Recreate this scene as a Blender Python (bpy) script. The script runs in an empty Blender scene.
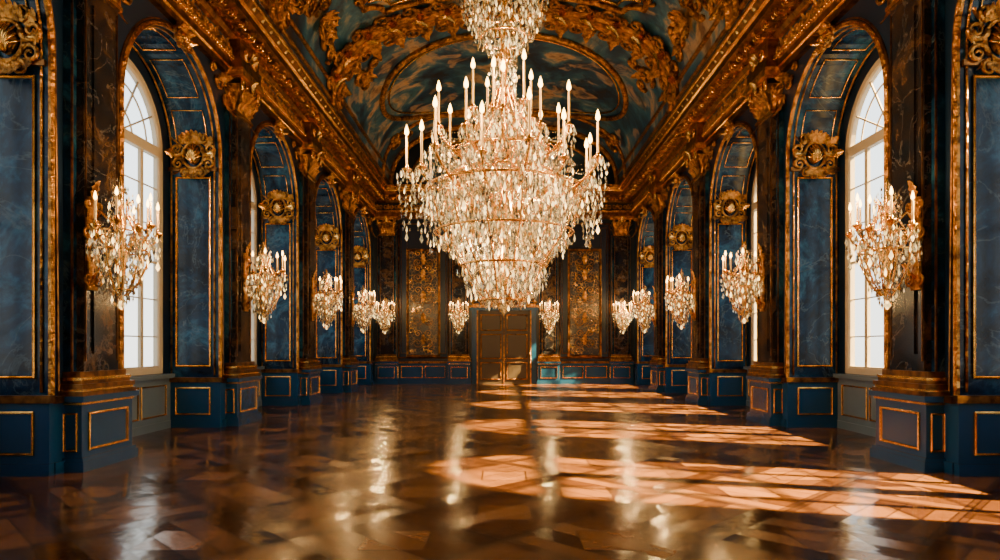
import bpy, math, random
from mathutils import Vector, Matrix
random.seed(7)
pi=math.pi
# ------------------------------------------------------------------ node helpers
def newmat(name):
    m=bpy.data.materials.new(name); m.use_nodes=True
    nt=m.node_tree
    for n in list(nt.nodes): nt.nodes.remove(n)
    out=nt.nodes.new('ShaderNodeOutputMaterial')
    return m,nt,out
def N(nt,t,**k):
    n=nt.nodes.new(t)
    for a,b in k.items(): setattr(n,a,b)
    return n
def L(nt,a,b): nt.links.new(a,b)
def mth(nt,op,a,b=None,c=None):
    n=N(nt,'ShaderNodeMath',operation=op)
    for i,v in enumerate((a,b,c)):
        if v is None: continue
        if isinstance(v,(int,float)): n.inputs[i].default_value=v
        else: L(nt,v,n.inputs[i])
    return n.outputs[0]
def ramp(nt,fac,stops,interp='LINEAR'):
    r=N(nt,'ShaderNodeValToRGB'); r.color_ramp.interpolation=interp
    el=r.color_ramp.elements
    while len(el)<len(stops): el.new(0.5)
    for e,(p,c) in zip(el,stops):
        e.position=p; e.color=(c[0],c[1],c[2],1)
    L(nt,fac,r.inputs[0]); return r.outputs[0]
def mixc(nt,f,a,b,mode='MIX'):
    n=N(nt,'ShaderNodeMix',data_type='RGBA',blend_type=mode)
    for i,v in ((0,f),(6,a),(7,b)):
        if isinstance(v,(int,float)): n.inputs[i].default_value=v
        elif isinstance(v,tuple): n.inputs[i].default_value=(v[0],v[1],v[2],1)
        else: L(nt,v,n.inputs[i])
    return n.outputs[2]
def noise(nt,vec,scale,detail=4,rough=.55,dist=0):
    n=N(nt,'ShaderNodeTexNoise'); n.inputs['Scale'].default_value=scale
    n.inputs['Detail'].default_value=detail; n.inputs['Roughness'].default_value=rough
    n.inputs['Distortion'].default_value=dist
    if vec is not None: L(nt,vec,n.inputs['Vector'])
    return n.outputs[0]
def bsdf(nt,out,**k):
    b=N(nt,'ShaderNodeBsdfPrincipled')
    for a,v in k.items():
        a=a.replace('_',' ')
        if isinstance(v,(int,float)): b.inputs[a].default_value=v
        elif isinstance(v,tuple): b.inputs[a].default_value=(v[0],v[1],v[2],1)
        else: L(nt,v,b.inputs[a])
    if out: L(nt,b.outputs[0],out.inputs[0])
    return b
def bump(nt,b,h,s=.4,d=.02):
    n=N(nt,'ShaderNodeBump'); n.inputs['Strength'].default_value=s; n.inputs['Distance'].default_value=d
    L(nt,h,n.inputs['Height']); L(nt,n.outputs[0],b.inputs['Normal'])
def pos(nt): return N(nt,'ShaderNodeNewGeometry').outputs['Position']

def mat_gold(name,c1,c2,rough,metal=1.0,carve=0):
    m,nt,out=newmat(name); p=pos(nt)
    n=noise(nt,p,6,5)
    col=ramp(nt,n,[(.35,c2),(.6,c1)])
    b=bsdf(nt,out,Base_Color=col,Metallic=metal,Roughness=rough)
    if carve:
        v=N(nt,'ShaderNodeTexVoronoi'); v.inputs['Scale'].default_value=9; L(nt,p,v.inputs['Vector'])
        bump(nt,b,mth(nt,'ADD',v.outputs[0],noise(nt,p,22,3)),.8*carve,.05)
    else: bump(nt,b,noise(nt,p,30,3),.25,.01)
    return m
def mat_marble(name,dark,mid,light,vein,sc=.9,rough=.18,vamt=.75,spec=.3):
    m,nt,out=newmat(name); p=pos(nt)
    n1=noise(nt,p,sc,9,.68,.7)
    col=ramp(nt,n1,[(.40,dark),(.52,mid),(.60,light),(.66,mid),(.75,dark)])
    n2=noise(nt,p,sc*.8,8,.6,.9)
    v=mth(nt,'ABSOLUTE',mth(nt,'SUBTRACT',n2,.5))
    vm=ramp(nt,v,[(0,(vamt,)*3),(.012,(0,0,0))])
    col=mixc(nt,vm,col,vein)
    n3=noise(nt,p,sc*5,5,.6,.3)
    col=mixc(nt,.7,col,ramp(nt,n3,[(.3,(.25,.25,.25)),(.65,(1,1,1))]),'MULTIPLY')
    b=bsdf(nt,out,Base_Color=col,Roughness=rough); b.inputs['Specular IOR Level'].default_value=spec
    return m
def mat_plain(name,c,rough=.5,**k):
    m,nt,out=newmat(name); p=pos(nt)
    n=noise(nt,p,3,5)
    col=mixc(nt,mth(nt,'MULTIPLY',n,.5),c,tuple(x*.45 for x in c))
    b=bsdf(nt,out,Base_Color=col,Roughness=rough,**k)
    bump(nt,b,noise(nt,p,60,2),.08,.005)
    return m

GOLD=mat_gold('gold_leaf',(.95,.54,.14),(.50,.23,.042),.26)
OGOLD=mat_gold('antique_gold',(.64,.30,.065),(.14,.055,.011),.32,carve=1)
BRONZE=mat_gold('dark_bronze',(.28,.12,.033),(.07,.028,.010),.33)
BLUE=mat_plain('blue_paint',(.006,.048,.140),.25)
DBLUE=mat_plain('dark_blue_paint',(.002,.012,.036),.3)
BMARB=mat_marble('blue_marble',(.0015,.006,.018),(.003,.026,.072),(.016,.085,.165),(.09,.14,.18),sc=1.0,rough=.20,vamt=.45,spec=.20)
PMARB=mat_marble('brown_marble',(.006,.010,.019),(.020,.014,.014),(.085,.045,.022),(.18,.15,.13),sc=1.6,rough=.13,vamt=.5,spec=.5)
CREAM=mat_plain('window_cream_paint',(.50,.42,.30),.45)
GREY=mat_plain('pale_dado_paint',(.10,.14,.18),.35)
IVORY=mat_plain('candle_wax',(.72,.47,.19),.5)
DOORM=mat_plain('door_wood',(.05,.035,.025),.35)

m,nt,out=newmat('flame'); e=N(nt,'ShaderNodeEmission'); e.inputs[0].default_value=(1,.52,.12,1); e.inputs[1].default_value=24; L(nt,e.outputs[0],out.inputs[0]); FLAME=m

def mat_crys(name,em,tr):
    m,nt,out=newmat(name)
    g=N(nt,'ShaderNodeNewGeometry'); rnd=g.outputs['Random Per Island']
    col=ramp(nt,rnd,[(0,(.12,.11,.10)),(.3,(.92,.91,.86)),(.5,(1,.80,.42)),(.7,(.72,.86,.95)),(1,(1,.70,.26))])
    es=mth(nt,'MULTIPLY',mth(nt,'POWER',rnd,12.0),em)  # a random few crystals emit light, standing in for glints of the flames
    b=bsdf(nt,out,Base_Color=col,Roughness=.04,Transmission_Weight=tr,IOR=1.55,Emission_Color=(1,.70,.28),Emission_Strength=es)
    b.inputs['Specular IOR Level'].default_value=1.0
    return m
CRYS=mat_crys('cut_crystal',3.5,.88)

m,nt,out=newmat('window_glass')
t=N(nt,'ShaderNodeBsdfTransparent'); t.inputs[0].default_value=(.95,.97,.97,1)
gl=N(nt,'ShaderNodeBsdfGlossy'); gl.inputs['Roughness'].default_value=.03
mx=N(nt,'ShaderNodeMixShader'); mx.inputs[0].default_value=.06
L(nt,t.outputs[0],mx.inputs[1]); L(nt,gl.outputs[0],mx.inputs[2]); L(nt,mx.outputs[0],out.inputs[0]); GLASS=m

# fresco
m,nt,out=newmat('ceiling_fresco'); p=pos(nt)
n1=noise(nt,p,.50,9,.64,.9)
col=ramp(nt,n1,[(.32,(.03,.018,.010)),(.39,(.004,.018,.045)),(.47,(.010,.055,.115)),(.54,(.026,.120,.195)),(.58,(.15,.19,.19)),(.61,(.42,.30,.17)),(.67,(.20,.11,.05)),(.77,(.03,.016,.010))])
n2=noise(nt,p,1.5,7,.68,1.2)
col=mixc(nt,ramp(nt,n2,[(.52,(0,0,0)),(.68,(.85,.85,.85))]),col,(.014,.012,.014))
n4=noise(nt,p,.9,6,.6,.6)
col=mixc(nt,ramp(nt,n4,[(.57,(0,0,0)),(.63,(.7,.7,.7)),(.70,(0,0,0))]),col,(.42,.28,.15))
bsdf(nt,out,Base_Color=col,Roughness=.45); FRESCO=m

# gold filigree on dark (back wall panels)
m,nt,out=newmat('gilt_lattice'); p=pos(nt)
v=N(nt,'ShaderNodeTexVoronoi',feature='DISTANCE_TO_EDGE'); v.inputs['Scale'].default_value=8; L(nt,p,v.inputs['Vector'])
f=ramp(nt,v.outputs[0],[(.05,(1,1,1)),(.10,(0,0,0))])
f2=mth(nt,'MULTIPLY',f,ramp(nt,noise(nt,p,2.2,3),[(.42,(.05,.05,.05)),(.6,(1,1,1))]))
col=mixc(nt,f2,(.014,.018,.026),(.60,.34,.10))
b=bsdf(nt,out,Base_Color=col,Metallic=f2,Roughness=.22); bump(nt,b,f2,.6,.03); LATT=m

# parquet
m,nt,out=newmat('parquet')
p=pos(nt)
mp=N(nt,'ShaderNodeMapping'); mp.inputs['Rotation'].default_value=(0,0,pi/4); mp.inputs['Scale'].default_value=(1/1.35,1/1.35,1)
L(nt,p,mp.inputs['Vector'])
sx=N(nt,'ShaderNodeSeparateXYZ'); L(nt,mp.outputs[0],sx.inputs[0])
X,Y=sx.outputs[0],sx.outputs[1]
ix=mth(nt,'FLOOR',X); iy=mth(nt,'FLOOR',Y)
fx=mth(nt,'SUBTRACT',X,ix); fy=mth(nt,'SUBTRACT',Y,iy)
ck=mth(nt,'FLOORED_MODULO',mth(nt,'ADD',ix,iy),2.0)
q=mth(nt,'ADD',mth(nt,'MULTIPLY',fx,ck),mth(nt,'MULTIPLY',fy,mth(nt,'SUBTRACT',1.0,ck)))
q6=mth(nt,'MULTIPLY',q,5.0); pid=mth(nt,'FLOOR',q6); fq=mth(nt,'SUBTRACT',q6,pid)
gap=mth(nt,'LESS_THAN',mth(nt,'MINIMUM',fq,mth(nt,'SUBTRACT',1.0,fq)),.03)
ax=mth(nt,'ABSOLUTE',mth(nt,'SUBTRACT',fx,.5)); ay=mth(nt,'ABSOLUTE',mth(nt,'SUBTRACT',fy,.5))
mxa=mth(nt,'MAXIMUM',ax,ay)
sma=mth(nt,'ADD',ax,ay)
bord=mth(nt,'GREATER_THAN',mxa,.45)
dia=mth(nt,'LESS_THAN',sma,.30)
dln=mth(nt,'LESS_THAN',mth(nt,'ABSOLUTE',mth(nt,'SUBTRACT',sma,.30)),.012)
edge=mth(nt,'MAXIMUM',mth(nt,'GREATER_THAN',mxa,.493),mth(nt,'LESS_THAN',mth(nt,'ABSOLUTE',mth(nt,'SUBTRACT',mxa,.45)),.006))
edge=mth(nt,'MAXIMUM',edge,dln)
cb=N(nt,'ShaderNodeCombineXYZ'); L(nt,ix,cb.inputs[0]); L(nt,iy,cb.inputs[1]); L(nt,mth(nt,'ADD',pid,mth(nt,'MULTIPLY',dia,17.0)),cb.inputs[2])
wn=N(nt,'ShaderNodeTexWhiteNoise',noise_dimensions='3D'); L(nt,cb.outputs[0],wn.inputs['Vector'])
base=ramp(nt,wn.outputs[0],[(0,(.028,.010,.004)),(.35,(.058,.021,.007)),(.65,(.10,.038,.011)),(1,(.155,.062,.018))])
gr=noise(nt,p,9,6,.65,1.5)
base=mixc(nt,.5,base,ramp(nt,gr,[(.3,(.3,.3,.3)),(.7,(1,1,1))]),'MULTIPLY')
base=mixc(nt,mth(nt,'MULTIPLY',bord,.65),base,(.016,.006,.003))
base=mixc(nt,mth(nt,'MULTIPLY',dia,.5),base,(.19,.078,.023))
ln=mth(nt,'MAXIMUM',gap,edge)
base=mixc(nt,mth(nt,'MULTIPLY',ln,.8),base,(.005,.002,.001))
rg=mth(nt,'MULTIPLY_ADD',noise(nt,p,1.6,5,.6,.5),.18,.05)
rg=mth(nt,'ADD',rg,mth(nt,'MULTIPLY',wn.outputs[0],.10))
b=bsdf(nt,out,Base_Color=base,Roughness=rg); b.inputs['Specular IOR Level'].default_value=.5
b.inputs['Specular Tint'].default_value=(1,.66,.34,1)
tilt=mth(nt,'MULTIPLY',mth(nt,'SUBTRACT',fq,.5),mth(nt,'SUBTRACT',wn.outputs[0],.5))
hh=mth(nt,'ADD',mth(nt,'MULTIPLY',ln,-.5),mth(nt,'MULTIPLY',noise(nt,p,2.2,3),1.1))
hh=mth(nt,'ADD',hh,mth(nt,'MULTIPLY',tilt,3.2))
bump(nt,b,hh,.7,.010); PARQ=m

# ------------------------------------------------------------------ mesh builder
class MB:
    def __init__(s,mats):
        s.v=[];s.f=[];s.m=[];s.sm=[];s.mats=mats;s.tf=None
    def add(s,vs,fs,mat,smooth=False):
        o=len(s.v)
        if s.tf: vs=[s.tf(Vector(q)) for q in vs]
        s.v.extend([tuple(q) for q in vs])
        mi=s.mats.index(mat)
        for f in fs:
            s.f.append([i+o for i in f]); s.m.append(mi); s.sm.append(smooth)
    def box(s,x0,x1,y0,y1,z0,z1,mat):
        vs=[(x,y,z) for x in(x0,x1) for y in(y0,y1) for z in(z0,z1)]
        s.add(vs,[(0,1,3,2),(4,6,7,5),(0,4,5,1),(2,3,7,6),(0,2,6,4),(1,5,7,3)],mat)
    def quad(s,a,b,c,d,mat): s.add([a,b,c,d],[(0,1,2,3)],mat)
    def tube(s,pts,r,mat,seg=6,closed=False):
        pts=[Vector(q) for q in pts]; n=len(pts)
        if n<2: return
        rs=r if isinstance(r,(list,tuple)) else [r]*n
        vs=[];nrm=None
        for i in range(n):
            if closed: t=pts[(i+1)%n]-pts[i-1]
            else: t=pts[min(i+1,n-1)]-pts[max(i-1,0)]
            if t.length<1e-9: t=Vector((0,0,1))
            t.normalize()
            if nrm is None:
                nrm=t.orthogonal().normalized()
            else:
                nrm=(nrm-t*nrm.dot(t))
                nrm=nrm.normalized() if nrm.length>1e-6 else t.orthogonal().normalized()
            bn=t.cross(nrm)
            for k in range(seg):
                a=2*pi*k/seg
                vs.append(pts[i]+(nrm*math.cos(a)+bn*math.sin(a))*rs[i])
        fs=[]
        rng=n if closed else n-1
        for i in range(rng):
            j=(i+1)%n
            for k in range(seg):
                l=(k+1)%seg
                fs.append((i*seg+k,i*seg+l,j*seg+l,j*seg+k))
        if not closed:
            fs.append(tuple(range(seg))[::-1]); fs.append(tuple((n-1)*seg+k for k in range(seg)))
        s.add(vs,fs,mat,True)
    def lathe(s,prof,c,mat,seg=12,smooth=True):
        vs=[];fs=[]
        for r,z in prof:
            for k in range(seg):
                a=2*pi*k/seg; vs.append((c[0]+r*math.cos(a),c[1]+r*math.sin(a),c[2]+z))
        for i in range(len(prof)-1):
            for k in range(seg):
                l=(k+1)%seg; fs.append((i*seg+k,i*seg+l,(i+1)*seg+l,(i+1)*seg+k))
        s.add(vs,fs,mat,smooth)
    def mould(s,pl,pts,prof,mat,closed=False):
        O,U,V,Nn=[Vector(q) for q in pl]; n=len(pts); vs=[]
        for i in range(n):
            P=Vector(pts[i])
            a=Vector(pts[i-1]) if (i>0 or closed) else None
            b=Vector(pts[(i+1)%n]) if (i<n-1 or closed) else None
            d1=(P-a).normalized() if a is not None else None
            d2=(b-P).normalized() if b is not None else None
            if d1 is None: d1=d2
            if d2 is None: d2=d1
            n1=Vector((-d1.y,d1.x)); n2=Vector((-d2.y,d2.x)); m=(n1+n2)
            m=m/max(.3,m.dot(n1)) if m.length>1e-6 else n1
            for o,h in prof:
                w=P+m*o; vs.append(O+U*w.x+V*w.y+Nn*h)
        k=len(prof);fs=[]
        for i in range(n if closed else n-1):
            j=(i+1)%n
            for q in range(k-1): fs.append((i*k+q,i*k+q+1,j*k+q+1,j*k+q))
        s.add(vs,fs,mat)
    def frame(s,pl,u0,u1,v0,v1,w,h,mat):
        s.mould(pl,[(u0,v0),(u1,v0),(u1,v1),(u0,v1)],[(0,0),(0,h),(w*.3,h*1.4),(w*.55,h*.7),(w*.8,h),(w,0)],mat,True)
    def leaf(s,O,U,W,Nn,ln,wd,curl,mat):
        O,U,W,Nn=[Vector(q) for q in (O,U,W,Nn)]
        vs=[];fs=[];A=8
        for i in range(A+1):
            t=i/A
            w=wd*.5*(max(0,math.sin(pi*(t*.86+.1)))**.7)*(1+.28*math.sin(t*pi*7))
            a=t*curl
            c=O+U*(ln*(math.sin(a)/curl if curl>.01 else t))+Nn*(ln*(1-math.cos(a))/max(curl,.01)+.012)
            for j in (-2,-1,0,1,2):
                vs.append(c+W*(w*j/2)+Nn*(.10*wd*(1-abs(j)/2)+(.05*wd if j==0 else 0)))
        for i in range(A):
            for j in range(4):
                q=i*5+j; fs.append((q,q+1,q+6,q+5))
        s.add(vs,fs,mat,True)
    def crystal(s,p,r,h,mat,seg=5):
        x,y,z=p; a0=random.random()*6.28
        vs=[(x,y,z)]
        zz=z-h*.62
        dx=random.uniform(-.15,.15)*r;dy=random.uniform(-.15,.15)*r
        for k in range(seg):
            a=a0+2*pi*k/seg; vs.append((x+dx+r*math.cos(a),y+dy+r*math.sin(a),zz))
        vs.append((x+dx,y+dy,z-h))
        fs=[]
        for k in range(seg):
            l=(k+1)%seg
            fs.append((0,1+k,1+l)); fs.append((seg+1,1+l,1+k))
        s.add(vs,fs,mat)
    def mesh(s,name):
        me=bpy.data.meshes.new(name); me.from_pydata(s.v,[],s.f)
        for mt in s.mats: me.materials.append(mt)
        me.polygons.foreach_set('material_index',s.m)
        me.polygons.foreach_set('use_smooth',s.sm)
        me.update(); return me
    def obj(s,name,loc=(0,0,0),rz=0):
        return put(s.mesh(name),name,loc,rz)
def put(me,name,loc=(0,0,0),rz=0,sc=(1,1,1),parent=None):
    o=bpy.data.objects.new(name,me); bpy.context.collection.objects.link(o)
    o.location=loc; o.rotation_euler=(0,0,rz); o.scale=sc
    if parent: o.parent=parent
    return o
def spiral(cx,cy,r0,turns,a0,d=1,n=22,shrink=.12):
    return [(cx+r0*(1-(1-shrink)*i/n)*math.cos(a0+d*turns*2*pi*i/n), cy+r0*(1-(1-shrink)*i/n)*math.sin(a0+d*turns*2*pi*i/n)) for i in range(n+1)]

XW=6.05; PITCH=5.15
BAYS=[6.875+PITCH*k for k in range(-2,5)]
PIL=[9.45+PITCH*k for k in range(-2,4)]
YF=-6.0; YB=30.0
ZS=8.95

# ------------------------------------------------------------------ floor
mb=MB([PARQ]); mb.box(-7.35,7.35,YF-.2,YB+.2,-.15,0,PARQ); mb.obj('floor')

# ------------------------------------------------------------------ side walls
HW=1.75; SP=5.7; WHW=1.50; SILL=1.15; ND=-1.05
def arch(hw,sp,yc,n=20): return [(yc-hw*math.cos(pi*i/n), sp+hw*math.sin(pi*i/n)) for i in range(n+1)]
def holed(mb,x,y0,y1,z0,z1,yc,hw,sill,sp,mat):
    mb.quad((x,y0,z0),(x,yc-hw,z0),(x,yc-hw,z1),(x,y0,z1),mat)
    mb.quad((x,yc+hw,z0),(x,y1,z0),(x,y1,z1),(x,yc+hw,z1),mat)
    if sill>z0: mb.quad((x,yc-hw,z0),(x,yc+hw,z0),(x,yc+hw,sill),(x,yc-hw,sill),mat)
    A=arch(hw,sp,yc)
    for i in range(len(A)-1):
        a,b=A[i],A[i+1]
        mb.quad((x,a[0],a[1]),(x,b[0],b[1]),(x,b[0],z1),(x,a[0],z1),mat)
def reveal(mb,x0,x1,yc,hw,sill,sp,mat,bottom=True):
    P=[(yc-hw,sill)]+arch(hw,sp,yc)+[(yc+hw,sill)]
    for a,b in zip(P[:-1],P[1:]):
        mb.quad((x0,a[0],a[1]),(x0,b[0],b[1]),(x1,b[0],b[1]),(x1,a[0],a[1]),mat)
    if bottom: mb.quad((x0,yc-hw,sill),(x0,yc+hw,sill),(x1,yc+hw,sill),(x1,yc-hw,sill),mat)
MOULD=[(0,0),(0,.04),(.02,.06),(.045,.04),(.06,.05),(.08,.03),(.08,0)]
THIN=[(0,0),(0,.02),(.015,.03),(.03,.02),(.03,0)]
for s,side in ((-1,'left'),(1,'right')):
    tf=(lambda q,s=s: Vector((s*(XW-q.x),q.y,q.z)))
    mb=MB([DBLUE,BMARB,GOLD,OGOLD,BLUE,BRONZE]); mb.tf=tf
    for yc in BAYS:
        y0=yc-PITCH/2;y1=yc+PITCH/2
        holed(mb,0,y0,y1,0,ZS+.1,yc,HW,0,SP,DBLUE)
        reveal(mb,0,ND,yc,HW,0,SP,BMARB,False)
        holed(mb,ND,y0,y1,0,ZS+.1,yc,WHW,SILL,SP,DBLUE)
        holed(mb,ND-.2,y0,y1,0,ZS+.1,yc,WHW,SILL,SP,DBLUE)
        reveal(mb,ND,ND-.2,yc,WHW,SILL,SP,BLUE)
        pl=((0,0,0),(0,1,0),(0,0,1),(1,0,0))
        P=[(yc-HW,1.0)]+arch(HW,SP,yc,28)+[(yc+HW,1.0)]
        mb.mould(pl,P,MOULD,OGOLD)
        P2=[(yc-HW-.17,1.1)]+arch(HW+.10,SP,yc,28)+[(yc+HW+.17,1.1)]
        mb.mould(pl,P2,THIN,BRONZE)
        for xx in (-.08,ND+.06):
            mb.tube([(xx,yc-HW+.015,1.1)]+[(xx,a,b-.0) for a,b in arch(HW-.015,SP,yc,24)]+[(xx,yc+HW-.015,1.1)],.018,OGOLD,5)
        for i in range(5):
            t0=(i+.12)/5*pi; t1=(i+.88)/5*pi
            r=HW-.02
            def S(t,x): return (x,yc-r*math.cos(t),SP+r*math.sin(t))
            path=[S(t0+(t1-t0)*k/6,-.22) for k in range(7)]+[S(t1-(t1-t0)*k/6,-.86) for k in range(7)]
            mb.tube(path,.013,GOLD,4,True)
        for sy in (1,-1):
            pj=((0,yc+sy*HW,0),(-1,0,0),(0,0,1),(0,-sy,0))
            mb.frame(pj,.16,.90,1.28,5.30,.04,.03,GOLD)
            mb.box(-.02,ND,yc+sy*(HW-.05),yc+sy*HW,5.42,5.50,BRONZE)
        for sy in (-1,1):
            f=lambda u,v: (.04,yc+sy*u,v)
            for (cx,cy,r,a0,d) in ((1.72,7.32,.18,pi*.9,1),(2.05,7.02,.15,pi*1.2,-1),(1.40,7.48,.11,0,1)):
                pts=[f(u,v) for u,v in spiral(cx,cy,r,1.4,a0,d)]
                mb.tube(pts,[.035*(1-.7*i/len(pts)) for i in range(len(pts))],OGOLD,5)
            mb.leaf(f(1.9,7.1),(0,sy*.3,-.95),(0,.95,.3*sy),(1,0,0),.5,.22,.8,OGOLD)
            mb.leaf(f(1.65,7.38),(0,sy*.9,.3),(0,-.3,.95),(1,0,0),.4,.2,.8,OGOLD)
    mb.obj('wall_'+side)
    # dado / baseboard
    mb=MB([BLUE,GOLD,BRONZE,GREY]); mb.tf=tf
    for yc in BAYS:
        for sy in (-1,1):
            ya,yb=sorted((yc+sy*(HW),yc+sy*PITCH/2))
            mb.box(0,.06,ya,yb,.0,1.0,BLUE); mb.box(0,.10,ya,yb,0,.16,BLUE); mb.box(0,.11,ya,yb,.95,1.04,BRONZE)
            yj=yc+sy*HW; yi=yc+sy*(HW-.06)
            a,b=sorted((yj,yi))
            mb.box(ND,.06,a,b,0,1.0,BLUE)
            a,b=sorted((yj,yc+sy*(HW-.10)))
            mb.box(ND,.08,a,b,0,.16,BLUE); mb.box(ND,.10,a,b,.96,1.06,BRONZE)
            pj=((0,yi,0),(-1,0,0),(0,0,1),(0,-sy,0))
            mb.frame(pj,.14,.88,.27,.85,.035,.02,GOLD)
        mb.box(ND,ND+.06,yc-HW,yc+HW,0,1.05,GREY); mb.box(ND,ND+.09,yc-HW,yc+HW,0,.16,GREY)
        mb.box(ND-.02,ND+.14,yc-HW+.02,yc+HW-.02,1.05,1.14,GREY)
        pl=((ND+.06,0,0),(0,1,0),(0,0,1),(1,0,0))
        for a,b in ((-1.5,-.56),(-.48,.48),(.56,1.5)): mb.frame(pl,yc+a,yc+b,.28,.92,.035,.02,GOLD)
    mb.obj('baseboard_'+side)

# ------------------------------------------------------------------ windows
mb=MB([CREAM,GLASS])
A=arch(WHW,SP,0,28)
pl=((-.06,0,0),(0,-1,0),(0,0,1),(1,0,0))
P=[(WHW,SILL),(WHW,SP)]+[(WHW*math.cos(pi*i/24),SP+WHW*math.sin(pi*i/24)) for i in range(1,25)]+[(-WHW,SILL)]
mb.mould(pl,P,[(0,.02),(0,.06),(.12,.06),(.15,.03),(.15,-.06),(0,-.06)],CREAM,True)
def bar(y0,y1,z0,z1,d=.03): mb.box(-.06-d,-.06+d,y0,y1,z0,z1,CREAM)
bar(-.15,.15,SILL,SP,.05)
for y in (-.78,.78): bar(y-.05,y+.05,SILL,SP,.03)
for k in (1,2,4,5): 
    z=SILL+k*(SP-SILL)/6; bar(-WHW,WHW,z-.012,z+.012,.012)
bar(-WHW,WHW,SP-.10,SP+.10,.06)
bar(-WHW,WHW,SILL,SILL+.16,.045)
bar(-WHW,WHW,3.40,3.45,.02)
for a in (30,60,90,120,150):
    a=math.radians(a)
    mb.tube([(-.06,.1*math.cos(a),SP+.1*math.sin(a)),(-.06,1.43*math.cos(a),SP+1.43*math.sin(a))],.022,CREAM,4)
for r in (.5,1.0): mb.tube([(-.06,r*math.cos(pi*i/18),SP+r*math.sin(pi*i/18)) for i in range(19)],.018,CREAM,4)
g=[(-.065,a,b) for a,b in A]+[(-.065,WHW,SILL),(-.065,-WHW,SILL)]
mb.add(g,[tuple(range(len(g)))],GLASS)
wme=mb.mesh('window')
k=1
for s in (-1,1):
    for yc in BAYS:
        put(wme,'window_%d'%k,(s*(XW-ND-.0),yc,0),0 if s<0 else pi); k+=1

# ------------------------------------------------------------------ pilaster
mb=MB([BLUE,GOLD,BRONZE,PMARB,OGOLD,BMARB])
def ring(h0,x,hw,z0,z1,mat): mb.box(h0,x,-hw,hw,z0,z1,mat)
ring(0,.36,.66,0,.14,BLUE)
ring(0,.34,.64,.14,.19,BLUE)
ring(0,.30,.60,.14,.92,BLUE); ring(0,.32,.62,.91,.94,GOLD); ring(0,.37,.67,.95,1.03,BLUE)
mb.frame(((.30,0,0),(0,1,0),(0,0,1),(1,0,0)),-.47,.47,.27,.80,.04,.022,GOLD)
for sy in (-1,1):
    mb.frame(((0,sy*.60,0),(1,0,0),(0,0,1),(0,sy,0)),.05,.25,.27,.80,.03,.018,GOLD)
for x,hw,z0,z1,mt in ((.34,.64,1.03,1.09,BRONZE),(.31,.61,1.09,1.12,GOLD),(.33,.63,1.12,1.19,BRONZE),(.28,.58,1.19,1.24,BRONZE),(.29,.59,1.24,1.28,GOLD),(.24,.54,1.28,1.36,BRONZE)):
    ring(0,x,hw,z0,z1,mt)
ring(0,.10,.53,1.3,6.9,BMARB); ring(0,.20,.40,1.3,6.9,PMARB)
mb.box(.19,.23,-.22,.22,1.6,6.55,PMARB)
for sy in (-1,1):
    mb.box(.10,.125,sy*.515-.010,sy*.515+.010,1.36,6.85,BRONZE)
    mb.box(.20,.215,sy*.37-.009,sy*.37+.009,1.5,6.7,BRONZE)
ring(0,.24,.46,6.80,6.86,GOLD)
vs=[];
for z,x,hw in ((6.86,.18,.40),(7.2,.22,.43),(7.42,.32,.52)):
    vs+=[(0,-hw,z),(x,-hw,z),(x,hw,z),(0,hw,z)]
fs=[]
for i in range(2):
    for j in range(3): fs.append((i*4+j,i*4+j+1,i*4+j+5,i*4+j+4))
mb.add(vs,fs,OGOLD)
for row,(z,n,ln_,x) in enumerate(((6.86,5,.34,.19),(7.06,4,.36,.22))):
    for i in range(n):
        y=-.36+.72*(i+.5)/n if n==5 else -.34+.68*(i+.5)/n
        mb.leaf((x,y,z),(0,0,1),(0,1,0),(1,0,0),ln_,.17,1.25,OGOLD)
    for sy in (-1,1):
        for xx in (.04,.14): mb.leaf((xx,sy*(.41),z),(0,0,1),(1,0,0),(0,sy,0),ln_,.13,1.25,OGOLD)
for sy in (-1,1):
    pts=[(.34+(.02),sy*(.44)+sy*u*.6,7.42+v) for u,v in spiral(0,0,.12,1.8,-pi/2,1)]
    mb.tube(pts,[.035*(1-.5*i/len(pts)) for i in range(len(pts))],GOLD,6)
    pts=[(.34,sy*.16+u*sy,7.44+v) for u,v in spiral(0,0,.07,1.5,-pi/2,-1)]
    mb.tube(pts,.02,GOLD,5)
ring(0,.40,.60,7.50,7.56,GOLD); ring(0,.44,.64,7.56,7.66,OGOLD)
mb.leaf((.40,0,7.40),(0,0,1),(0,1,0),(1,0,0),.26,.24,.9,GOLD)
pme=mb.mesh('pilaster')
for y in PIL:
    put(pme,'pilaster',(-XW,y,0),0); put(pme,'pilaster',(XW,y,0),pi)
for x in (-5.38,-2.05,2.05,5.38):
    put(pme,'pilaster',(x,YB,0),-pi/2,(1,.82,1))

# ------------------------------------------------------------------ cartouche
mb=MB([OGOLD,GOLD])
def ell(ry,rz,dx,zc,n=18,m=6):
    vs=[];fs=[]
    for i in range(m+1):
        t=i/m*pi/2
        for k in range(n):
            a=2*pi*k/n; vs.append((dx*math.sin(t)+.02,ry*math.cos(t)*math.cos(a),zc+rz*math.cos(t)*math.sin(a)))
    for i in range(m):
        for k in range(n):
            l=(k+1)%n; fs.append((i*n+k,i*n+l,(i+1)*n+l,(i+1)*n+k))
    mb.add(vs,fs,OGOLD,True)
ell(.13,.18,.12,0)
for i in range(9):
    a=-pi/2+(i-4)*.30
    mb.tube([(.05+.10*math.sin(pi*t),.19*t*math.cos(a+pi),-.16+.40*t*abs(math.sin(a))) for t in [q/6 for q in range(7)]],.022,GOLD,5)
mb.tube([(.05,.22*math.cos(2*pi*k/24),.27*math.sin(2*pi*k/24)) for k in range(24)],.03,OGOLD,6,True)
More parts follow.
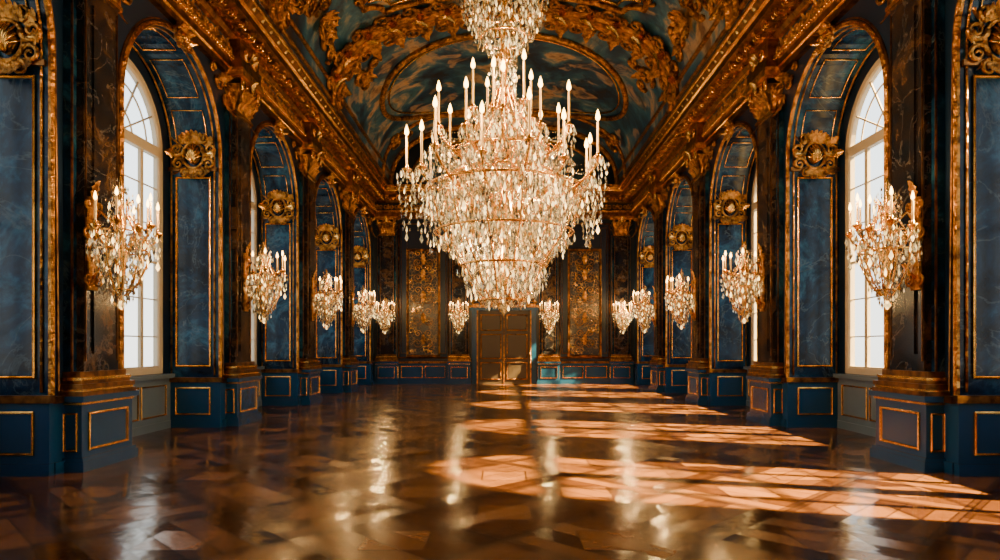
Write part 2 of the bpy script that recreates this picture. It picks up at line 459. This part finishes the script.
for sy in (-1,1):
    for (cx,cy,r,a0,d,tr) in ((.34,.12,.15,pi,1,.035),(.32,-.18,.13,pi,-1,.032),(.20,.36,.11,-pi/2,1,.028),(.17,-.36,.10,pi/2,-1,.026)):
        pts=[(.06,sy*u,v) for u,v in spiral(cx,cy,r,1.5,a0,d)]
        mb.tube(pts,[tr*(1.2-.7*i/len(pts)) for i in range(len(pts))],OGOLD,6)
    mb.leaf((.03,sy*.26,.02),(0,sy,.1),(0,-.1,1),(1,0,0),.32,.2,1.0,GOLD)
    mb.leaf((.03,sy*.24,.2),(0,sy*.8,.6),(0,-.6,.8),(1,0,0),.3,.16,1.0,OGOLD)
    mb.leaf((.03,sy*.2,-.25),(0,sy*.7,-.7),(0,.7,.7),(1,0,0),.28,.16,1.0,OGOLD)
for i in range(7):
    a=pi/2+(i-3)*.33
    mb.leaf((.03,.08*math.cos(a),.22+.05*math.sin(a)),(0,math.cos(a),math.sin(a)),(0,-math.sin(a),math.cos(a)),(1,0,0),.27,.12,.9,OGOLD)
for i in range(5):
    a=-pi/2+(i-2)*.38
    mb.leaf((.03,.08*math.cos(a),-.22+.05*math.sin(a)),(0,math.cos(a),math.sin(a)),(0,-math.sin(a),math.cos(a)),(1,0,0),.28,.12,.9,OGOLD)
cme=mb.mesh('gilt_cartouche')
for s in (-1,1):
    for yc in BAYS:
        put(cme,'gilt_cartouche',(s*(XW+.50),yc+HW-.02,5.74),-pi/2)
        put(cme,'gilt_cartouche',(s*(XW-.04),yc,7.42),0 if s<0 else pi,(1,.62,.5))

# ------------------------------------------------------------------ entablature
def entab(Lh,name,breaks):
    mb=MB([OGOLD,GOLD,BRONZE,DBLUE])
    prof=[(0,7.6),(.12,7.6),(.12,7.72),(.16,7.74),(.16,7.88),(.24,7.96),(.12,7.98),(.12,8.30),(.20,8.33),(.26,8.40),(.26,8.52),(.34,8.54),(.66,8.60),(.66,8.74),(.72,8.78),(.82,8.88),(.86,8.90),(.86,9.0)]
    mm=[BRONZE,BRONZE,GOLD,BRONZE,OGOLD,BRONZE,DBLUE,GOLD,BRONZE,BRONZE,OGOLD,BRONZE,BRONZE,GOLD,BRONZE,GOLD,OGOLD]
    for i in range(len(prof)-1):
        (a,z0),(b,z1)=prof[i],prof[i+1]
        mb.quad((a,-Lh,z0),(a,Lh,z0),(b,Lh,z1),(b,-Lh,z1),mm[i])
    y=-Lh+.1
    while y<Lh-.1:
        mb.box(.26,.33,y,y+.09,8.41,8.51,GOLD); y+=.17
    y=-Lh+.25
    while y<Lh-.2:
        mb.box(.26,.60,y-.07,y+.07,8.53,8.60,OGOLD)
        for dy in (-.07,.07):
            pts=[(.50-u*0+u,y+dy,8.48+v) for u,v in spiral(0,0,.075,1.4,pi/2,-1,14)]
            mb.tube(pts,.02,GOLD,5)
            pts=[(.30+u,y+dy,8.46+v) for u,v in spiral(0,0,.05,1.4,pi/2,1,12)]
            mb.tube(pts,.016,GOLD,5)
        mb.leaf((.30,y,8.42),(1,0,0.15),(0,1,0),(0,0,-1),.3,.15,.6,OGOLD)
        mb.leaf((.74,y,8.80),(.3,0,.95),(0,1,0),(1,0,-.2),.15,.2,.5,GOLD)
        for sg in (-1,1):
            pts=[(.15,y+sg*(.13)+sg*u,8.14+v) for u,v in spiral(0,0,.11,1.5,pi*1.1,1,16)]
            mb.tube(pts,[.026*(1.2-.7*i/17) for i in range(17)],OGOLD,5)
        mb.leaf((.13,y,8.02),(0,0,1),(0,1,0),(1,0,0),.24,.14,.7,OGOLD)
        y+=.50
    y=-Lh+.05
    while y<Lh:
        mb.lathe([(.0,-.035),(.03,-.02),(.035,0),(.03,.02),(0,.035)],(.20,y,7.92),GOLD,6); y+=.10
    for yb in breaks:
        mb.box(0,.42,yb-.60,yb+.60,7.66,7.74,OGOLD); mb.box(0,.38,yb-.56,yb+.56,7.74,7.96,BRONZE)
        mb.box(0,.34,yb-.54,yb+.54,7.96,8.32,BRONZE); mb.box(0,.46,yb-.64,yb+.64,8.32,8.42,GOLD)
        for sg in (-1,1):
            pts=[(.36,yb+sg*(.24)+sg*u,8.14+v) for u,v in spiral(0,0,.14,1.6,pi,1,18)]
            mb.tube(pts,[.035*(1.2-.7*i/19) for i in range(19)],GOLD,6)
        for i in range(5):
            a=pi/2+(i-2)*.5
            mb.leaf((.35,yb,8.06),(0,math.cos(a),math.sin(a)),(0,-math.sin(a),math.cos(a)),(1,0,0),.24,.13,.9,GOLD)
    return mb.mesh(name)
yc0=(YF+YB)/2
me1=entab(18.0,'trim_entablature',[y-yc0 for y in PIL])
me2=entab(18.0,'trim_entablature_r',[-(y-yc0) for y in PIL])
put(me1,'trim_1',(-XW,yc0,0),0); put(me2,'trim_2',(XW,yc0,0),pi)
me3=entab(XW,'trim_entablature_back',[-2.05,2.05]); put(me3,'trim_3',(0,YB,0),-pi/2)

# ------------------------------------------------------------------ vault
a_,b_,nn=5.22,2.95,2.5
tab=[]
NP=240
for i in range(NP+1):
    t=pi-pi*i/NP; c,s_=math.cos(t),math.sin(t)
    tab.append(Vector((math.copysign(abs(c)**(2/nn),c)*a_, 0, ZS+abs(s_)**(2/nn)*b_)))
ln=[0]
for i in range(NP): ln.append(ln[-1]+(tab[i+1]-tab[i]).length)
LT=ln[-1]
import bisect
def vault(s,y,h=0):
    s=min(max(s,0),LT); i=min(max(bisect.bisect_right(ln,s)-1,0),NP-1)
    f=(s-ln[i])/max(1e-9,ln[i+1]-ln[i]); P=tab[i].lerp(tab[i+1],f)
    i0=max(i-2,0); i1=min(i+3,NP); T=(tab[i1]-tab[i0]).normalized()
    Nn=Vector((T.z,0,-T.x))
    return Vector((P.x,y,P.z))+Nn*h
mb=MB([FRESCO,OGOLD,GOLD,BRONZE,DBLUE])
vs=[];fs=[]
NS=80
for i in range(NS+1):
    for y in (YF,YB): vs.append(vault(LT*i/NS,y))
for i in range(NS): fs.append((2*i,2*i+1,2*i+3,2*i+2))
mb.add(vs,fs,FRESCO,True)
for s in (-1,1):
    mb.quad((s*5.15,YF,ZS+.02),(s*7.4,YF,ZS+.02),(s*7.4,YB,ZS+.02),(s*5.15,YB,ZS+.02),DBLUE)
def rib(yr,w=.42,h=.16):
    prof=[(-w,0),(-w,h*.6),(-w*.7,h*.6),(-w*.6,h),(-w*.5,h*.45),(w*.5,h*.45),(w*.6,h),(w*.7,h*.6),(w,h*.6),(w,0)]
    mm=[BRONZE,OGOLD,OGOLD,OGOLD,OGOLD,OGOLD,OGOLD,OGOLD,BRONZE]
    n=70; grid=[[vault(LT*i/n,yr+o,hh) for o,hh in prof] for i in range(n+1)]
    for j in range(len(prof)-1):
        vv=[];ff=[]
        for i in range(n+1): vv+=[grid[i][j],grid[i][j+1]]
        for i in range(n): ff.append((2*i,2*i+1,2*i+3,2*i+2))
        mb.add(vv,ff,mm[j],True)
RIBS=[y for y in PIL if y<20.5]+[YB-.30]
def sc(sc_,yc_,r,a0,d,tr,turns=1.5,hh=.08):
    pts=[vault(sc_+u,yc_+v,hh) for u,v in spiral(0,0,r,turns,a0,d,20)]
    mb.tube(pts,[tr*(1.25-.8*i/21) for i in range(21)],OGOLD,6)
def vleaf(s0,y0,ds,dy,l,w,curl=.7,mat=None,h=.05):
    P=vault(s0,y0,h); Q=vault(s0+ds*.2,y0+dy*.2,h); U=(Q-P).normalized(); Nn=(vault(s0,y0,h+.1)-P).normalized()
    mb.leaf(P,U,Nn.cross(U),Nn,l,w,curl,mat or OGOLD)
for yr in RIBS:
    if yr>25: rib(yr,.22,.12)
    else: rib(yr)
    s=.5;k=0
    while s<LT-.3 and yr<25:
        for sg in (-1,1):
            sc(s,yr+sg*.62,.27,(-pi/2 if sg>0 else pi/2),(1 if (k%2) else -1),.055)
            sc(s+.42,yr+sg*.52,.17,(-pi/2 if sg>0 else pi/2),(-1 if (k%2) else 1),.04)
            vleaf(s+.2,yr+sg*.45,.3,sg*.9,.6,.26)
            vleaf(s+.55,yr+sg*.45,-.3,sg*.9,.42,.2)
            P=vault(s+.3,yr-.42,.08); Nn=(vault(s+.3,yr,.2)-vault(s+.3,yr,.1)).normalized()
            mb.leaf(P,Nn,(vault(s+.4,yr-.42,.08)-P).normalized(),(0,-1,0),.26,.24,.6,GOLD)
        vleaf(s,yr,1,0,.5,.3,.8,GOLD,.09)
        s+=.86;k+=1
def path_map(pts,r,mat,h=.05,seg=6): mb.tube([vault(u,v,h) for u,v in pts],r,mat,seg,True)
def notched(s0,s1,y0,y1,rc,n=10):
    P=[]
    def line(a,b,m=24):
        for i in range(m): P.append((a[0]+(b[0]-a[0])*i/m,a[1]+(b[1]-a[1])*i/m))
    def arc(cx,cy,a0,a1):
        for i in range(n): 
            t=a0+(a1-a0)*i/n; P.append((cx+rc*math.cos(t),cy+rc*math.sin(t)))
    line((s0+rc,y0),(s1-rc,y0)); arc(s1,y0,pi,pi/2)
    line((s1,y0+rc),(s1,y1-rc),8); arc(s1,y1,-pi/2,-pi)
    line((s1-rc,y1),(s0+rc,y1)); arc(s0,y1,0,-pi/2)
    line((s0,y1-rc),(s0,y0+rc),8); arc(s0,y0,pi/2,0)
    return P
def cove(s0,sg,ym):
    for yy in (-1,1):
        sc(s0,ym+yy*.85,.36,(pi if yy>0 else 0),yy*sg,.07)
        sc(s0+sg*.35,ym+yy*.45,.22,(pi if yy>0 else 0),-yy*sg,.05)
        sc(s0-sg*.30,ym+yy*1.35,.24,(pi if yy>0 else 0),-yy*sg,.05)
        vleaf(s0,ym+yy*.3,.2*sg,yy,.6,.26)
        vleaf(s0,ym+yy*1.0,-.5*sg,yy,.5,.22)
    for q in range(7):
        a=(q-3)*.45
        vleaf(s0,ym,sg*math.cos(a),math.sin(a),.52,.22,.8,OGOLD,.1)
    for q in range(5):
        a=(q-2)*.5
        vleaf(s0,ym,-sg*math.cos(a),math.sin(a),.42,.2,.8,OGOLD,.1)
for i in range(len(RIBS)-1):
    ya,yb=RIBS[i]+1.0,RIBS[i+1]-1.0
    ym=(ya+yb)/2
    far=RIBS[i]>19
    if not far:
        path_map(notched(.20*LT,.80*LT,ya,yb,.55),.085,OGOLD,.06,8)
        path_map(notched(.20*LT+.22,.80*LT-.22,ya+.22,yb-.22,.55),.04,GOLD,.04,5)
        for s0,sg in ((.105*LT,1),(.895*LT,-1)): cove(s0,sg,ym)
        for s0 in (.20*LT,.80*LT):
            for yy in (-1,0,1):
                sc(s0,ym+yy*.5,.2,0,1 if yy>=0 else -1,.045)
    else:
        # one great painted field with an oval moulding, and thin arcs at its end
        ov=[(LT/2+.36*LT*math.cos(2*pi*k/72),ym+(yb-ya)*.47*math.sin(2*pi*k/72)) for k in range(72)]
        path_map(ov,.10,OGOLD,.06,8)
        ov=[(LT/2+.335*LT*math.cos(2*pi*k/72),ym+(yb-ya)*.43*math.sin(2*pi*k/72)) for k in range(72)]
        path_map(ov,.035,GOLD,.04,5)
        for s0,sg in ((.13*LT,1),(.87*LT,-1)):
            for y0,sy in ((ya+.5,1),(yb-.5,-1)):
                sc(s0,y0,.40,0,sg*sy,.08); sc(s0+sg*.6,y0-sy*.1,.24,0,-sg*sy,.06); sc(s0,y0+sy*.7,.24,0,-sg*sy,.06)
                vleaf(s0,y0,sg,sy,.6,.26,.8,OGOLD)
        rib(YB-2.2,.10,.10)
for s0 in (.012*LT,.045*LT,.955*LT,.988*LT):
    mb.tube([vault(s0,YF,.04),vault(s0,YB,.04)],.06,OGOLD,6)
mb.obj('ceiling')

# ------------------------------------------------------------------ back & front walls
mb=MB([DBLUE,BLUE,GOLD,BMARB,FRESCO,OGOLD,BRONZE])
mb.box(-7.4,7.4,YB,YB+.2,0,12.3,DBLUE)
plb=((0,YB,0),(1,0,0),(0,0,1),(0,-1,0))
for x0,x1 in ((-4.88,-2.55),(2.55,4.88)):
    mb.frame(plb,x0,x1,1.18,7.4,.06,.04,BRONZE)
    mb.frame(plb,x0+.12,x0+.42,1.4,7.2,.03,.02,BRONZE); mb.frame(plb,x1-.42,x1-.12,1.4,7.2,.03,.02,BRONZE)
for x0,x1 in ((-1.48,1.48),):
    mb.frame(plb,x0,x1,4.35,7.4,.05,.04,BRONZE)
    for q in range(5): mb.frame(plb,x0+.12+q*.56,x0+.12+q*.56+.44,4.5,7.25,.03,.02,OGOLD)
P=[(4.3*math.copysign(abs(math.cos(pi*i/40))**(2/2.5),math.cos(pi*i/40)),9.3+2.1*abs(math.sin(pi*i/40))**(2/2.5)) for i in range(41)]
mb.add([(x,YB-.01,z) for x,z in P],[tuple(range(41))],FRESCO)
mb.mould(plb,P,[(0,0),(0,.06),(.06,.1),(.12,.06),(.12,0)],OGOLD,True)
mb.obj('wall_back')
mb=MB([DBLUE]); mb.box(-7.4,7.4,YF-.2,YF,0,12.3,DBLUE); mb.obj('wall_front')
mb=MB([BLUE,GOLD,BRONZE])
for a,b in ((-6.04,-1.5),(1.5,6.04)):
    mb.box(a,b,YB-.06,YB,0,1.0,BLUE); mb.box(a,b,YB-.1,YB,0,.16,BLUE); mb.box(a,b,YB-.11,YB,.95,1.04,BRONZE)
plc=((0,YB-.06,0),(1,0,0),(0,0,1),(0,-1,0))
for x0,x1 in ((-4.75,-3.75),(-3.65,-2.7),(2.7,3.65),(3.75,4.75)): mb.frame(plc,x0,x1,.27,.83,.04,.02,GOLD)
mb.obj('baseboard_back')
mb=MB([LATT,GOLD,OGOLD,BRONZE])
mb.box(0,.04,-.66,.66,1.35,6.1,LATT)
pp=((.0,0,0),(0,1,0),(0,0,1),(1,0,0))
mb.frame(pp,-.78,.78,1.23,6.22,.10,.07,OGOLD)
for z in (1.9,2.9,3.9,4.9,5.6):
    for sg in (-1,1):
        mb.tube([(.07,sg*(.26)+sg*u,z+v) for u,v in spiral(0,0,.24,1.5,pi,1)],.018,BRONZE,5)
        mb.tube([(.07,sg*(.24)+sg*u,z+.42+v) for u,v in spiral(0,0,.17,1.4,pi,-1)],.016,OGOLD,5)
    mb.leaf((.05,0,z-.1),(0,0,1),(0,1,0),(1,0,0),.5,.22,.4,OGOLD)
gme=mb.mesh('gilt_panel')
for x in (-3.72,3.72): put(gme,'gilt_panel',(x,YB,0),-pi/2)
# door
mb=MB([DOORM,GOLD,BLUE,OGOLD,BRONZE])
mb.box(-1.22,1.22,-.0,-.06,0,3.35,DOORM)
for sg in (-1,1):
    mb.box(sg*1.22,sg*1.48,-.16,0,0,3.5,BLUE); mb.box(sg*1.20,sg*1.25,-.18,0,0,3.4,OGOLD)
    for z0,z1 in ((.2,1.0),(1.15,2.3),(2.45,3.2)):
        a,b=sorted((sg*.12,sg*1.08)); mb.frame(((0,-.06,0),(1,0,0),(0,0,1),(0,-1,0)),a,b,z0,z1,.05,.03,OGOLD)
    mb.lathe([(0,-.04),(.03,-.03),(.035,0),(.03,.03),(0,.04)],(sg*.06,-.12,1.15),GOLD,10)
    pts=[(sg*(.95)+sg*u,-.2,3.95+v) for u,v in spiral(0,0,.28,1.6,pi/2,-1)]
    mb.tube(pts,.05,OGOLD,6)
    mb.tube([(sg*1.5,-.15,3.72),(sg*.9,-.15,4.15),(sg*.3,-.15,4.3)],.07,OGOLD,6)
mb.box(-.02,.02,-.09,-.05,0,3.35,OGOLD)
mb.box(-1.55,1.55,-.2,0,3.38,3.52,BLUE); mb.box(-1.6,1.6,-.26,0,3.52,3.62,OGOLD); mb.box(-1.45,1.45,-.12,0,3.62,3.7,OGOLD)
for i in range(7):
    a=pi/2+(i-3)*.4
    mb.leaf((0,-.12,3.8),(math.cos(a),0,math.sin(a)),(-math.sin(a),0,math.cos(a)),(0,-1,0),.5,.2,.8,OGOLD)
mb.obj('door_1',(0,YB,0))

# ------------------------------------------------------------------ crystals
def interp(prof,z):
    for (z0,r0),(z1,r1) in zip(prof[:-1],prof[1:]):
        if z0<=z<=z1: return r0+(r1-r0)*(z-z0)/(z1-z0)
    return prof[-1][1]
def curtain(mb,c,prof,dz,sp,r,h,jit=.3,shell=(1.0,),gold=.08):
    z=prof[0][0]
    while z<=prof[-1][0]:
        for sh in shell:
            R=interp(prof,z)*sh
            n=max(3,int(2*pi*R/sp)); a0=random.random()*6.28
            for k in range(n):
                a=a0+2*pi*k/n+random.uniform(-.4,.4)/n
                RR=R+random.uniform(-jit,jit)*.12
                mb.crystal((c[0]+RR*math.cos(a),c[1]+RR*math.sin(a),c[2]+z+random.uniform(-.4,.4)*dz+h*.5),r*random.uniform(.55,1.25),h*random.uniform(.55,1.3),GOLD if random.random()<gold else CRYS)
        z+=dz
def hoop(mb,c,R,z,r): mb.tube([(c[0]+R*math.cos(2*pi*k/40),c[1]+R*math.sin(2*pi*k/40),c[2]+z) for k in range(40)],r,GOLD,6,True)
def candle(mb,x,y,z,h,r,fl):
    mb.lathe([(.01,-.06),(r*2.2,-.03),(r*3.8,.0),(r*4.2,.02),(r*3.6,.025),(r*1.3,.02),(r*1.5,.07),(r*1.1,.08)],(x,y,z),GOLD,10)
    mb.lathe([(r,.06),(r,h-.01),(r*.7,h),(0,h)],(x,y,z),IVORY,8)
    mb.lathe([(0,0),(fl*.16,fl*.18),(fl*.19,fl*.35),(fl*.11,fl*.7),(0,fl)],(x,y,z+h+.005),FLAME,6)
def tassel(mb,x,y,z,l,R,n):
    m=int(l/.10)
    for j in range(m):
        t=j/m; rr=R*(1-.75*t)
        for k in range(max(3,int(n*(1-.6*t)))):
            a=6.28*k/max(3,int(n*(1-.6*t)))+j
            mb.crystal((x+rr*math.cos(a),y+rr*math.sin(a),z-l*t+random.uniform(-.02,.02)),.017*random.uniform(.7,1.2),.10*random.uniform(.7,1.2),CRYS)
    mb.crystal((x,y,z-l),.03,.14,CRYS,6)
def strand(mb,p,q,sag,n,r):
    for i in range(n+1):
        t=i/n; P=Vector(p).lerp(Vector(q),t); P.z-=sag*4*t*(1-t)
        mb.crystal((P.x,P.y,P.z+r),r,r*2.2,CRYS)
def arm(mb,c,R,a,z0,zc,dip,r,r0=.12):
    pts=[]
    for i in range(17):
        t=i/16
        rr=r0+(R-r0)*(1-(1-t)**1.3)
        z=z0+(zc-z0)*t - dip*math.sin(pi*t)**1.0*(1.2-t*.5)
        pts.append((c[0]+rr*math.cos(a),c[1]+rr*math.sin(a),c[2]+z))
    mb.tube(pts,r,GOLD,6)
    m=pts[9]; sp=[(m[0]+u*math.cos(a),m[1]+u*math.sin(a),m[2]+.08+v) for u,v in spiral(0,0,.09*(R/.8)**.5,1.3,-pi/2,1,12)]
    mb.tube(sp,r*.6,GOLD,5)

# ------------------------------------------------------------------ chandelier
CY=10.0
mb=MB([CRYS,GOLD,IVORY,FLAME])
c=(0,0,0)
bowl=[(2.30,.06),(2.36,.30),(2.5,.44),(2.7,.56),(2.88,.64),(2.90,.48),(3.02,.62),(3.2,.90),(3.38,1.04),(3.40,.80),(3.55,.98),(3.8,1.14),(4.02,1.18),(4.05,.90),(4.2,.90)]
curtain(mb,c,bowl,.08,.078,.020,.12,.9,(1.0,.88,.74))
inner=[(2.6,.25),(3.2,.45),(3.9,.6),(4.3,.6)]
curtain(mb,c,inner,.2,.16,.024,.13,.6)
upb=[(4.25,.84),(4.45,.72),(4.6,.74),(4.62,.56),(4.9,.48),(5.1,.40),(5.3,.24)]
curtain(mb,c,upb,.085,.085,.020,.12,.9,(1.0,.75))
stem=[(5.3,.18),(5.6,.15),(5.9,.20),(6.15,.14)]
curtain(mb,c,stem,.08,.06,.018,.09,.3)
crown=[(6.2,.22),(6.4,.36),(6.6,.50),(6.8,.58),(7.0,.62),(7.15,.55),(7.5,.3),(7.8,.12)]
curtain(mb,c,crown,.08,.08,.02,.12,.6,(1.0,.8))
for R,z,r in ((.36,2.42,.018),(.66,2.95,.020),(1.06,3.45,.018),(1.20,4.10,.020),(.80,4.32,.026),(.7,4.68,.022),(.6,7.0,.022),(.35,6.45,.018),(.4,5.15,.018)): hoop(mb,c,R,z,r)
for k in range(14):
    a=2*pi*k/14
    mb.tube([((1.20-.50*math.sin(pi*t)**1.5-.50*t)*math.cos(a),(1.20-.50*math.sin(pi*t)**1.5-.50*t)*math.sin(a),4.1+.6*t) for t in [i/12 for i in range(13)]],.02,GOLD,5)
    rp=[(2.3,.1),(2.5,.42),(3.0,.68),(3.5,1.04),(4.1,1.20)]
    mb.tube([(interp(rp,z)*math.cos(a),interp(rp,z)*math.sin(a),z) for z in [2.35+i*.1 for i in range(18)]],.014,GOLD,5)
    mb.tube([((.6*(1-t)**1.5+.12)*math.cos(a+.26),(.6*(1-t)**1.5+.12)*math.sin(a+.26),4.7+1.0*t) for t in [i/12 for i in range(13)]],.016,GOLD,5)
mb.lathe([(.05,2.5),(.10,2.8),(.06,3.2),(.16,3.6),(.22,3.9),(.10,4.2),(.08,4.5),(.20,4.75),(.24,4.95),(.09,5.2),(.06,5.5),(.13,5.62),(.05,5.75),(.05,6.0),(.14,6.15),(.06,6.3),(.04,7.7),(.03,7.8)],c,GOLD,16)
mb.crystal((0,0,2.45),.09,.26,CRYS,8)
tiers=((14,1.44,4.30,.52,.019,4.0,.25,.0),(10,.98,4.86,.52,.018,4.6,.2,.3),(6,.46,5.22,.60,.018,5.0,.12,.15))
for n,R,zc,h,r,z0,dip,off in tiers:
    prev=None
    for k in range(n):
        a=2*pi*k/n+off; rj=R*(1+(.04 if k%2 else -.08)); zj=zc+(.12 if k%2 else 0)
        x,y=rj*math.cos(a),rj*math.sin(a)
        arm(mb,c,rj,a,z0,zj-.05,dip,.022)
        candle(mb,x,y,zj,h,r,.18)
        for q in range(9):
            b=2*pi*q/9; mb.crystal((x+.09*math.cos(b),y+.09*math.sin(b),zj),.016,.11,CRYS)
        tassel(mb,x,y,zj-.06,.90 if R>1.2 else .5,.15 if R>1.2 else .11,9)
        strand(mb,(x*.6,y*.6,zj-.1),(x,y,zj-.03),.08,10,.014)
        if prev: strand(mb,prev,(x,y,zj),.22,14,.014)
        prev=(x,y,zj)
        strand(mb,(x,y,zj+.0),(.12*math.cos(a),.12*math.sin(a),zc+.9),.34,22,.011)
for i in range(26):
    z=7.8+i*.145
    pts=[(( .045*math.cos(t) if i%2 else 0),(0 if i%2 else .045*math.cos(t)),z+.095*math.sin(t)) for t in [2*pi*q/10 for q in range(10)]]
    mb.tube(pts,.014,GOLD,5,True)
mb.lathe([(.03,11.45),(.12,11.5),(.3,11.7),(.42,11.85),(.42,11.92)],c,GOLD,20)
ch=mb.obj('chandelier',(0,CY,0))
def plight(name,loc,en,rad,parent=None,col=(1,.60,.22)):
    l=bpy.data.lights.new(name,'POINT'); l.energy=en; l.color=col; l.shadow_soft_size=rad
    o=bpy.data.objects.new(name,l); bpy.context.collection.objects.link(o); o.location=loc
    if parent: o.parent=parent
    return o
for k in range(6):
    a=2*pi*k/6+.2
    plight('candle_and_fill_light',(1.62*math.cos(a),1.62*math.sin(a),5.05),185,.07,ch)
plight('candle_and_fill_light',(0,-.5,5.95),140,.08,ch); plight('candle_and_fill_light',(0,.5,5.95),140,.08,ch)
plight('candle_and_fill_light',(.35,-.35,3.9),120,.08,ch,(1,.70,.34)); plight('candle_and_fill_light',(-.35,-.35,3.2),90,.08,ch,(1,.70,.34))  # fill lamps added inside the body, where no candles stand, so crystals glow

# ------------------------------------------------------------------ sconce
mb=MB([CRYS,GOLD,IVORY,FLAME,OGOLD]); c=(.42,0,0)
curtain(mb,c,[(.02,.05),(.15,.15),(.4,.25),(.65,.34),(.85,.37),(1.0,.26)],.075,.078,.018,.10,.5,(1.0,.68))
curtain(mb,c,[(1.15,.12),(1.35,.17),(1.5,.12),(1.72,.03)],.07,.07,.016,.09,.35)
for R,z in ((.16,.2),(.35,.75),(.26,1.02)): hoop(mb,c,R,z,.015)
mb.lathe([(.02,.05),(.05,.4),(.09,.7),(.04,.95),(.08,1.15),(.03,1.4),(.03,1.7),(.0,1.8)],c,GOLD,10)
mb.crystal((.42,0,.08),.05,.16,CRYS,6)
mb.tube([(.02,0,.35),(.12,0,.45),(.3,0,.75),(.42,0,.8)],.03,GOLD,8)
mb.tube([(.02,0,1.15),(.15,0,1.3),(.3,0,1.15),(.42,0,1.05)],.025,GOLD,8)
for z0,z1,w in ((.2,.6,.10),(.6,1.2,.13),(1.2,1.5,.09)): mb.box(0.005,.035,-w,w,z0,z1,OGOLD)
for sg in (-1,1):
    for z,r in ((.35,.1),(1.0,.12),(1.4,.08)):
        mb.tube([(.04,sg*(.12)+sg*u,z+v) for u,v in spiral(0,0,r,1.4,pi,1,14)],.018,OGOLD,5)
mb.leaf((.03,0,1.45),(0,0,1),(0,1,0),(1,0,0),.3,.16,.5,OGOLD)
for k in range(7):
    a=-pi*.55+pi*1.10*k/6
    R=.42*(1.0 if k%2 else 1.1); x,y=.42+R*math.cos(a),R*math.sin(a); zj=1.02+(.08 if k%2 else 0)
    arm(mb,c,R,a,.8,zj-.05,.1,.016,.05)
    candle(mb,x,y,zj,.34,.016,.13)
    tassel(mb,x,y,zj-.04,.35,.06,5)
    strand(mb,(x,y,zj),(.42,0,1.5),.12,10,.011)
    mb.tube([(.42+rr*math.cos(a+.2),rr*math.sin(a+.2),zz) for rr,zz in ((.08,.12),(.22,.3),(.33,.55),(.38,.8),(.28,1.0),(.12,1.25),(.10,1.4),(.16,1.48))],.012,GOLD,5)
sme=mb.mesh('crystal_sconce')
ZSC=2.3
def sconce(loc,rz,en=80,sc_=1):
    o=put(sme,'crystal_sconce',loc,rz,(sc_,)*3)
    plight('candle_and_fill_light',(.98,.0,1.55),en,.05,o)
for y in PIL:
    yy=y-.3 if abs(y-9.45)<.1 else y
    sconce((-XW+.235,yy,ZSC),0); sconce((XW-.235,yy,ZSC),pi)
for x in (-5.38,-2.05,2.05,5.38): sconce((x,YB-.235,ZSC+.05),-pi/2,90,.9)

# ------------------------------------------------------------------ sun + sky
sun=bpy.data.lights.new('sun','SUN'); sun.energy=175; sun.color=(1,.64,.20); sun.angle=.024
so=bpy.data.objects.new('sun',sun); bpy.context.collection.objects.link(so)
d=Vector((-8.1,2.3,-7.0)); so.rotation_euler=d.to_track_quat('-Z','Y').to_euler(); so.location=(20,5,15)
w=bpy.data.worlds.new('sky'); bpy.context.scene.world=w; w.use_nodes=True
nt=w.node_tree; bg=nt.nodes['Background']
tc=N(nt,'ShaderNodeTexCoord'); sxyz=N(nt,'ShaderNodeSeparateXYZ'); L(nt,tc.outputs['Generated'],sxyz.inputs[0])
colr=ramp(nt,mth(nt,'MULTIPLY_ADD',sxyz.outputs[2],.5,.5),[(.40,(.50,.52,.48)),(.5,(.94,.92,.84)),(.62,(.86,.92,.93)),(1,(.45,.65,.95))])
L(nt,colr,bg.inputs[0]); bg.inputs[1].default_value=3.8

# ------------------------------------------------------------------ camera
cam=bpy.data.cameras.new('camera'); co=bpy.data.objects.new('camera',cam); bpy.context.collection.objects.link(co)
co.location=(0,0,1.7); co.rotation_euler=(pi/2,0,0)
cam.sensor_width=36; cam.lens=23.4; cam.shift_x=-.004; cam.shift_y=.067; cam.clip_end=200
bpy.context.scene.camera=co
